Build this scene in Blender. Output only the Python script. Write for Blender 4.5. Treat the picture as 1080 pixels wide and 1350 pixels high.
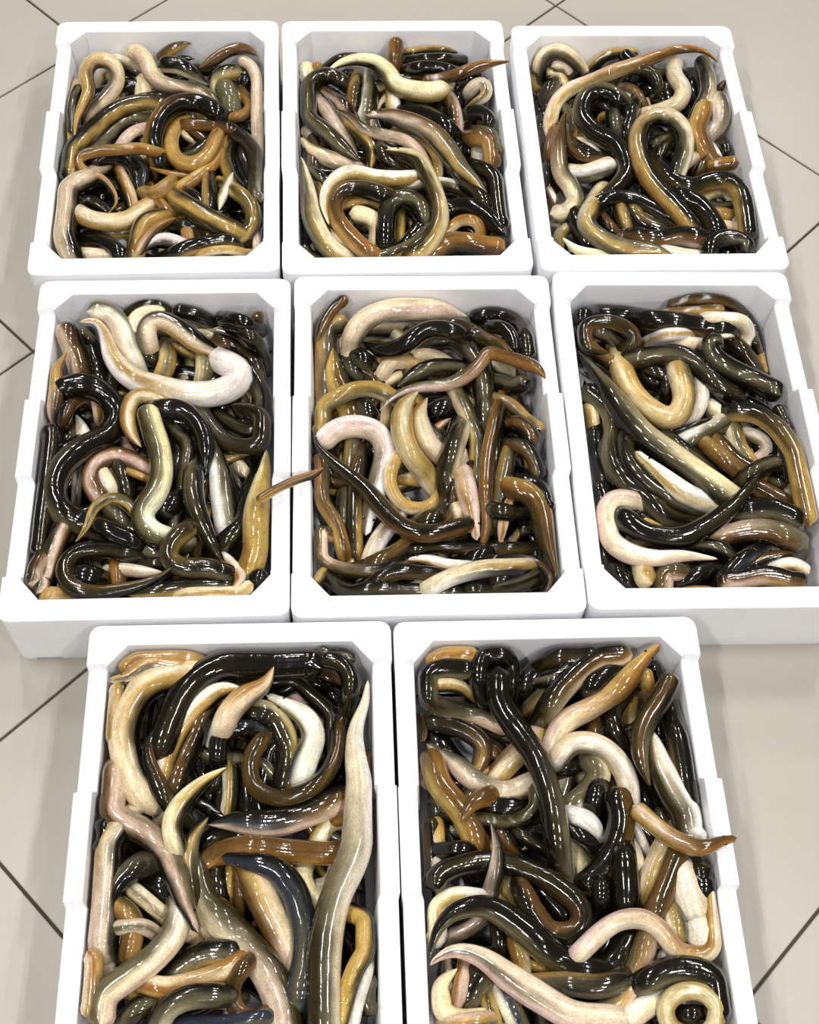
import bpy, bmesh, math, random
import numpy as np
from mathutils import Vector, Matrix

for o in list(bpy.data.objects):
    bpy.data.objects.remove(o, do_unlink=True)
random.seed(7)
rng = np.random.default_rng(11)
COL = bpy.context.scene.collection
scene = bpy.context.scene

# ------------------------------------------------------------------ camera
CRATE_H = 0.128                     # height of the crates, metres
CAM_UP = 1.5483                     # camera above the crate rims
FOCAL = 1700.0                      # focal length in pixels of the 1080 x 1350 frame
PITCH, ROLL = 1.0352158, -0.0714795
cp, sp, cr, sr = math.cos(PITCH), math.sin(PITCH), math.cos(ROLL), math.sin(ROLL)
fwd = np.array([0, cp, -sp]); right = np.array([1, 0, 0.]); down = np.array([0, -sp, -cp])
R = np.stack([cr*right + sr*down, -sr*right + cr*down, fwd])    # rows: camera x, camera down, camera forward
CAM = np.array([0, 0, CRATE_H + CAM_UP])
cam = bpy.data.cameras.new('camera')
cam.sensor_fit = 'HORIZONTAL'; cam.sensor_width = 36; cam.lens = FOCAL/1080*36
cam.clip_start = 0.01
co = bpy.data.objects.new('camera', cam); COL.objects.link(co)
M = Matrix(((R[0][0], -R[1][0], -R[2][0], 0), (R[0][1], -R[1][1], -R[2][1], 0), (R[0][2], -R[1][2], -R[2][2], 0), (0, 0, 0, 1)))
M.translation = Vector(CAM)
co.matrix_world = M
scene.camera = co

# ------------------------------------------------------------------ light: a bright shop ceiling with rows of small lamps
w = bpy.data.worlds.new('shop_light'); scene.world = w; w.use_nodes = True
bg = w.node_tree.nodes['Background']
bg.inputs['Color'].default_value = (1.0, 0.975, 0.94, 1)
bg.inputs['Strength'].default_value = 0.10
scene.view_settings.view_transform = 'Standard'
scene.view_settings.look = 'None'
scene.view_settings.exposure = 0.0
scene.view_settings.gamma = 1.0
scene.view_settings.use_curve_mapping = False

def lamp(x, y, z, sx, sy, power, col=(1, 0.98, 0.95)):
    l = bpy.data.lights.new('ceiling_lamp_light', 'AREA'); l.shape = 'RECTANGLE'; l.size = sx; l.size_y = sy
    l.energy = power; l.color = col
    o = bpy.data.objects.new('ceiling_lamp_light', l); COL.objects.link(o); o.location = (x, y, z)
    return o
for lx in (-1.15, 1.45):
    for ly in (-2.8, -0.9, 1.0, 2.9, 4.8):
        lamp(lx, ly, 3.1, 0.07, 0.7, 39)

# ------------------------------------------------------------------ helpers
def tag(o, label=None, cat=None, group=None, kind=None):
    if label: o['label'] = label
    if cat: o['category'] = cat
    if group: o['group'] = group
    if kind: o['kind'] = kind
    return o
def link_mesh(name, verts, faces, mat, parent=None, smooth=False):
    me = bpy.data.meshes.new(name)
    me.from_pydata([tuple(v) for v in verts], [], faces); me.update()
    if smooth: me.polygons.foreach_set('use_smooth', [True]*len(me.polygons))
    me.materials.append(mat)
    o = bpy.data.objects.new(name, me); COL.objects.link(o)
    if parent: o.parent = parent
    return o
def ray(px, py):
    d = np.array([(px-540)/FOCAL, (py-675)/FOCAL, 1.0]) @ R
    return d
def unproject(px, py, z):
    d = ray(px, py); return CAM + d*((z-CAM[2])/d[2])
def nodes(name):
    m = bpy.data.materials.new(name); m.use_nodes = True
    nt = m.node_tree; return m, nt, nt.nodes['Principled BSDF']
def N(nt, t, **kw):
    n = nt.nodes.new(t)
    for k, v in kw.items():
        if k in n.inputs: n.inputs[k].default_value = v
        else: setattr(n, k, v)
    return n
def mixc(nt, fac, a, b, blend='MIX'):
    n = nt.nodes.new('ShaderNodeMix'); n.data_type = 'RGBA'; n.blend_type = blend
    for sock, v in ((n.inputs[0], fac), (n.inputs[6], a), (n.inputs[7], b)):
        if hasattr(v, 'is_linked'): nt.links.new(v, sock)
        else: sock.default_value = v
    return n.outputs[2]
def ramp(nt, fac, stops):
    n = nt.nodes.new('ShaderNodeValToRGB'); nt.links.new(fac, n.inputs[0])
    e = n.color_ramp.elements
    for i, (p, c) in enumerate(stops):
        if i < 2: el = e[i]; el.position = p
        else: el = e.new(p)
        el.color = c if len(c) == 4 else (*c, 1)
    return n.outputs[0]

# ------------------------------------------------------------------ materials
def mat_tile():
    m, nt, b = nodes('porcelain_tile')
    tc = N(nt, 'ShaderNodeTexCoord')
    n1 = N(nt, 'ShaderNodeTexNoise', Scale=2.2, Detail=5.0, Roughness=0.6); nt.links.new(tc.outputs['Object'], n1.inputs['Vector'])
    n2 = N(nt, 'ShaderNodeTexNoise', Scale=60.0, Detail=3.0); nt.links.new(tc.outputs['Object'], n2.inputs['Vector'])
    c = ramp(nt, n1.outputs['Fac'], [(0.3, (0.365, 0.335, 0.29)), (0.7, (0.42, 0.395, 0.35))])
    c = mixc(nt, n2.outputs['Fac'], c, (0.385, 0.36, 0.315, 1)); 
    nt.links.new(c, b.inputs['Base Color'])
    b.inputs['Roughness'].default_value = 0.32; b.inputs['Specular IOR Level'].default_value = 0.125
    return m
def mat_grout():
    m, nt, b = nodes('dark_grout')
    n1 = N(nt, 'ShaderNodeTexNoise', Scale=40.0)
    nt.links.new(ramp(nt, n1.outputs['Fac'], [(0.3, (0.035, 0.025, 0.018)), (0.7, (0.09, 0.065, 0.045))]), b.inputs['Base Color'])
    b.inputs['Roughness'].default_value = 0.9
    return m
def mat_foam():
    m, nt, b = nodes('white_polystyrene')
    tc = N(nt, 'ShaderNodeTexCoord')
    v = N(nt, 'ShaderNodeTexVoronoi', Scale=260.0); nt.links.new(tc.outputs['Object'], v.inputs['Vector'])
    n1 = N(nt, 'ShaderNodeTexNoise', Scale=38.0, Detail=6.0, Roughness=0.7); nt.links.new(tc.outputs['Object'], n1.inputs['Vector'])
    n2 = N(nt, 'ShaderNodeTexNoise', Scale=9.0, Detail=3.0); nt.links.new(tc.outputs['Object'], n2.inputs['Vector'])
    scuff = ramp(nt, n1.outputs['Fac'], [(0.66, (0, 0, 0)), (0.73, (1, 1, 1))])
    base = ramp(nt, n2.outputs['Fac'], [(0.35, (0.88, 0.885, 0.92)), (0.65, (0.93, 0.935, 0.96))])
    c = mixc(nt, scuff, base, (0.58, 0.55, 0.50, 1))
    nt.links.new(c, b.inputs['Base Color'])
    b.inputs['Roughness'].default_value = 0.55
    b.inputs['Subsurface Weight'].default_value = 0.3; b.inputs['Subsurface Radius'].default_value = (1.0, 0.9, 0.75); b.inputs['Subsurface Scale'].default_value = 0.02
    bm1 = N(nt, 'ShaderNodeBump', Strength=0.12, Distance=0.0015); nt.links.new(v.outputs['Distance'], bm1.inputs['Height'])
    bm2 = N(nt, 'ShaderNodeBump', Strength=0.4, Distance=0.002); nt.links.new(n1.outputs['Fac'], bm2.inputs['Height'])
    nt.links.new(bm1.outputs['Normal'], bm2.inputs['Normal']); nt.links.new(bm2.outputs['Normal'], b.inputs['Normal'])
    return m
def mat_eel():
    m, nt, b = nodes('wet_eel_skin')
    tc = N(nt, 'ShaderNodeTexCoord')
    at = N(nt, 'ShaderNodeAttribute'); at.attribute_name = 'skin'
    n1 = N(nt, 'ShaderNodeTexNoise', Scale=55.0, Detail=5.0, Roughness=0.6); nt.links.new(tc.outputs['Object'], n1.inputs['Vector'])
    n2 = N(nt, 'ShaderNodeTexNoise', Scale=420.0, Detail=2.0); nt.links.new(tc.outputs['Object'], n2.inputs['Vector'])
    n3 = N(nt, 'ShaderNodeTexNoise', Scale=26.0, Detail=4.0, Roughness=0.65); nt.links.new(tc.outputs['Object'], n3.inputs['Vector'])
    mott = ramp(nt, n1.outputs['Fac'], [(0.3, (0.74, 0.70, 0.62)), (0.62, (1.12, 1.1, 1.06))])
    c = mixc(nt, 0.65, at.outputs['Color'], mott, 'MULTIPLY')
    spk = ramp(nt, n2.outputs['Fac'], [(0.35, (0.78, 0.76, 0.72)), (0.6, (1.05, 1.05, 1.05))])
    c = mixc(nt, 0.7, c, spk, 'MULTIPLY')
    ga = N(nt, 'ShaderNodeAttribute'); ga.attribute_name = 'grain'
    mp = N(nt, 'ShaderNodeMapping'); mp.inputs['Scale'].default_value = (0.3, 1.9, 1.9); nt.links.new(ga.outputs['Vector'], mp.inputs['Vector'])
    st = N(nt, 'ShaderNodeTexNoise', Scale=1.3, Detail=5.0, Roughness=0.62); nt.links.new(mp.outputs['Vector'], st.inputs['Vector'])
    c = mixc(nt, 0.36, c, ramp(nt, st.outputs['Fac'], [(0.36, (0.38, 0.33, 0.25)), (0.56, (1.12, 1.12, 1.12))]), 'MULTIPLY')
    mw = N(nt, 'ShaderNodeMapping'); mw.inputs['Scale'].default_value = (2.6, 0.9, 0.9); nt.links.new(ga.outputs['Vector'], mw.inputs['Vector'])
    wr = N(nt, 'ShaderNodeTexNoise', Scale=1.6, Detail=3.0, Roughness=0.6); nt.links.new(mw.outputs['Vector'], wr.inputs['Vector'])
    sep = N(nt, 'ShaderNodeSeparateColor'); nt.links.new(at.outputs['Color'], sep.inputs[0])
    pale = N(nt, 'ShaderNodeMath', operation='MULTIPLY'); pale.use_clamp = True
    blood = ramp(nt, n3.outputs['Fac'], [(0.67, (0, 0, 0)), (0.75, (0.75, 0.75, 0.75))])
    nt.links.new(sep.outputs[0], pale.inputs[0]); nt.links.new(blood, pale.inputs[1])
    c = mixc(nt, pale.outputs[0], c, (0.42, 0.07, 0.03, 1))
    nt.links.new(c, b.inputs['Base Color'])
    b.inputs['Roughness'].default_value = 0.22
    b.inputs['Specular IOR Level'].default_value = 0.12
    b.inputs['Coat Weight'].default_value = 1.0; b.inputs['Coat Roughness'].default_value = 0.03
    w1 = N(nt, 'ShaderNodeTexNoise', Scale=130.0, Detail=2.0); nt.links.new(tc.outputs['Object'], w1.inputs['Vector'])
    w2 = N(nt, 'ShaderNodeTexNoise', Scale=45.0, Detail=1.0); nt.links.new(tc.outputs['Object'], w2.inputs['Vector'])
    b1 = N(nt, 'ShaderNodeBump', Strength=0.25, Distance=0.0007); nt.links.new(w1.outputs['Fac'], b1.inputs['Height'])
    b2 = N(nt, 'ShaderNodeBump', Strength=0.4, Distance=0.002); nt.links.new(w2.outputs['Fac'], b2.inputs['Height'])
    b3 = N(nt, 'ShaderNodeBump', Strength=0.3, Distance=0.0008); nt.links.new(wr.outputs['Fac'], b3.inputs['Height'])
    nt.links.new(b2.outputs['Normal'], b3.inputs['Normal']); nt.links.new(b3.outputs['Normal'], b1.inputs['Normal'])
    nt.links.new(b1.outputs['Normal'], b.inputs['Normal']); nt.links.new(b1.outputs['Normal'], b.inputs['Coat Normal'])
    return m
def mat_plain(name, col, rough):
    m, nt, b = nodes(name)
    n = N(nt, 'ShaderNodeTexNoise', Scale=200.0)
    nt.links.new(mixc(nt, n.outputs['Fac'], (*col, 1), (*[min(1, x*1.3+.004) for x in col], 1)), b.inputs['Base Color'])
    b.inputs['Roughness'].default_value = rough
    return m
TILE, GROUT, FOAM, SKIN = mat_tile(), mat_grout(), mat_foam(), mat_eel()
EYE = mat_plain('wet_black_eye', (0.004, 0.004, 0.005), 0.08)
TWIG = mat_plain('dry_straw', (0.5, 0.36, 0.15), 0.7)

# ------------------------------------------------------------------ floor: tiles laid on the diagonal, every tile a piece
GZ = -0.004
fl = link_mesh('floor', [(-6, -4, GZ), (7, -4, GZ), (7, 8, GZ), (-6, 8, GZ)], [(0, 1, 2, 3)], GROUT)
tag(fl, kind='structure')
TA = 0.8586537
ea = np.array([math.cos(TA), math.sin(TA)]); en = np.array([-math.sin(TA), math.cos(TA)])
def tile(q0, q1, p0, p1):
    g = 0.0022; zt = 0.0; ch = 0.0012
    pts = []
    for (z, k) in ((GZ-0.002, 0), (zt-ch, 0), (zt, ch)):
        for q, p in ((q0+g+k, p0+g+k), (q1-g-k, p0+g+k), (q1-g-k, p1-g-k), (q0+g+k, p1-g-k)):
            v = ea*q + en*p; pts.append((v[0], v[1], z))
    f = [(8, 9, 10, 11)]
    for l in (0, 4):
        for i in range(4): f.append((l+i, l+(i+1) % 4, l+4+(i+1) % 4, l+4+i))
    link_mesh('tile', pts, f, TILE, fl)
QL = [-2.1, -1.58, -1.055, -0.53, 0.0, 0.535, 1.05, 1.795, 2.35, 2.9, 3.45, 4.0]
for i in range(len(QL)-1):
    q0, q1 = QL[i], QL[i+1]
    if q1 < 0.6: P_ = [0.788+0.505*k for k in range(-7, 8)]; P_[8] = 1.285
    elif q1 < 1.1: P_ = [-1.53, -0.835, -0.139, 0.56, 1.285, 1.797, 2.3, 2.8, 3.3]
    else: P_ = [-2.2, -1.53, -0.835, -0.139, 0.557, 1.262, 1.797, 2.5, 3.2]
    for a, b_ in zip(P_[:-1], P_[1:]):
        c = ea*(q0+q1)/2 + en*(a+b_)/2
        if -2.4 < c[0] < 2.8 and -1.0 < c[1] < 3.8: tile(q0, q1, a, b_)

# ------------------------------------------------------------------ crates
# centre-line position of the far-left corner origin, turn, width and length of every crate (metres)
CR = {
 'A': (-0.4583, 1.6119, 0.1163, 0.3916, 0.5885), 'B': (-0.0612, 1.6535, 0.1126, 0.3983, 0.5934),
 'C': (0.3503, 1.6908, 0.1047, 0.4030, 0.5804), 'D': (-0.3718, 1.0186, 0.1062, 0.3855, 0.5840),
 'E': (0.0217, 1.0592, 0.0990, 0.3992, 0.5921), 'F': (0.4113, 1.1024, 0.0910, 0.3757, 0.5954),
 'G': (-0.1831, 0.4405, 0.0984, 0.3967, 0.5864), 'H': (0.2201, 0.4787, 0.0996, 0.4076, 0.5864)}
CNAME = {'A': 'far left crate', 'B': 'far middle crate', 'C': 'far right crate', 'D': 'middle row left crate', 'E': 'centre crate',
         'F': 'middle row right crate', 'G': 'near left crate', 'H': 'near right crate'}
WALL, WALLE, CHX, CHY = 0.026, 0.030, 0.026, 0.030
def local(k, x, y):
    X, Y, a, w_, l_ = CR[k]; dx, dy = x-X, y-Y
    return dx*math.cos(a)+dy*math.sin(a), -dx*math.sin(a)+dy*math.cos(a)
def crate(k, label):
    X, Y, A, Wd, Ln = CR[k]
    hx, hy = Wd/2-0.0003, Ln/2-0.0005
    H = CRATE_H; DROP = 0.0135
    # stations round the perimeter: (outer xy, inner xy, raised?, foot?)
    st = []
    rr = 0.015
    def side_long(sx, order):                     # long side at x = sx*hx, going along y
        ys = [(hy-0.056, 1), (hy-0.060, 0), (0.071, 0), (0.066, 1), (-0.066, 1), (-0.071, 0), (-hy+0.070, 0), (-hy+0.066, 1)]
        if order < 0: ys = ys[::-1]
        for y, up in ys:
            pad = abs(y) < 0.0665
            off = 0.0 if up else 0.0008
            io = 0.003 if pad else 0.0
            st.append(((sx*(hx-off+ (0.0008 if pad else 0)), y), (sx*(hx-WALL+io), y), up, 0))
    def side_short(sy, order):
        us = [0.44, 0.435, 0.345, 0.340, 0.08, 0.075]; ft = [1, 0, 0, 1, 1, 0]
        seq = [(u, f) for u, f in zip(us, ft)] + [(-u, f) for u, f in zip(us[::-1], ft[::-1])]
        if order < 0: seq = seq[::-1]; 
        for u, f in seq:
            xi = max(-(hx-WALL-CHX-0.002), min(hx-WALL-CHX-0.002, u*Wd*0.88))
            st.append(((u*Wd*0.985, sy*hy), (xi, sy*(hy-WALLE)), 1, f))
    def corner(sx, sy, flip):
        cx, cy = sx*(hx-rr), sy*(hy-rr); L_ = []
        for i in range(4):
            t = i/3*math.pi/2
            o = (cx+sx*rr*math.cos(t), cy+sy*rr*math.sin(t))
            ix, iy = hx-WALL, hy-WALLE
            n = (sx*(ix-CHX*i/3), sy*(iy-CHY*(3-i)/3))
            L_.append((o, n, 1, 1))
        if flip: L_ = L_[::-1]
        st.extend(L_)
    # counter-clockwise from the right side going up
    side_long(1, -1); corner(1, 1, False); side_short(1, 1); corner(-1, 1, True)
    side_long(-1, 1); corner(-1, -1, False); side_short(-1, -1); corner(1, -1, True)
    n = len(st); verts = []; 
    def loop(fn):
        for s in st: verts.append(fn(*s))
    def sc(p, d):                                  # move a point towards the crate's middle by d
        x, y = p; return (x-math.copysign(min(d, abs(x)), x), y-math.copysign(min(d, abs(y)), y)) if abs(x) > 0.02 and abs(y) > 0.02 else (x if abs(x) < abs(y) else x-math.copysign(d, x), y if abs(y) < abs(x) else y-math.copysign(d, y))
    def top(up): return H if up else H-DROP
    loop(lambda o, i, up, f: (*sc(o, 0.0015), 0.0 if f else 0.005))
    loop(lambda o, i, up, f: (*sc(o, 0.001), 0.06))
    loop(lambda o, i, up, f: (*sc(o, 0.0004), H-0.020))
    loop(lambda o, i, up, f: (*o, top(up)-0.005))
    loop(lambda o, i, up, f: (*(np.array(o)*0.93+np.array(i)*0.07), top(up)-0.003))
    loop(lambda o, i, up, f: (*(np.array(o)*0.62+np.array(i)*0.38), top(up)-0.003))
    loop(lambda o, i, up, f: (*(np.array(o)*0.56+np.array(i)*0.44), top(up)))
    loop(lambda o, i, up, f: (*(np.array(o)*0.06+np.array(i)*0.94), top(up)))
    loop(lambda o, i, up, f: (*i, top(up)-0.002))
    loop(lambda o, i, up, f: (*sc(i, 0.002), 0.07))
    loop(lambda o, i, up, f: (*sc(i, 0.005), 0.020))
    nl = 11; faces = []
    for l in range(nl-1):
        for i in range(n):
            j = (i+1) % n; faces.append((l*n+i, l*n+j, (l+1)*n+j, (l+1)*n+i))
    faces.append(tuple(range((nl-1)*n, nl*n)))
    faces.append(tuple(range(n))[::-1])
    o = link_mesh('foam_crate', verts, faces, FOAM)
    bm = bmesh.new(); bm.from_mesh(o.data); bmesh.ops.recalc_face_normals(bm, faces=bm.faces[:]); bm.to_mesh(o.data); bm.free()
    bv = o.modifiers.new('soft_edges', 'BEVEL'); bv.width = 0.0014; bv.segments = 2; bv.limit_method = 'ANGLE'; bv.angle_limit = math.radians(40)
    o.location = (X, Y, 0); o.rotation_euler = (0, 0, A)
    tag(o, label, 'crate', 'open polystyrene crates of eels on the tiled floor')
    return o
crate('A', 'white foam fish crate at the far left of the three in the back row')
crate('B', 'middle white foam fish crate of the back row, straw on its far wall')
crate('C', 'white foam fish crate at the far right of the three in the back row')
crate('D', 'left white foam fish crate of the middle row, thin tail over its right rim')
crate('E', 'white foam fish crate in the centre of the middle row')
crate('F', 'white foam fish crate at the right of the middle row, cut by the photo edge')
crate('G', 'white foam fish crate at the left of the two nearest ones')
crate('H', 'right white foam fish crate of the nearest two, eel head over its rim')

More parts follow.
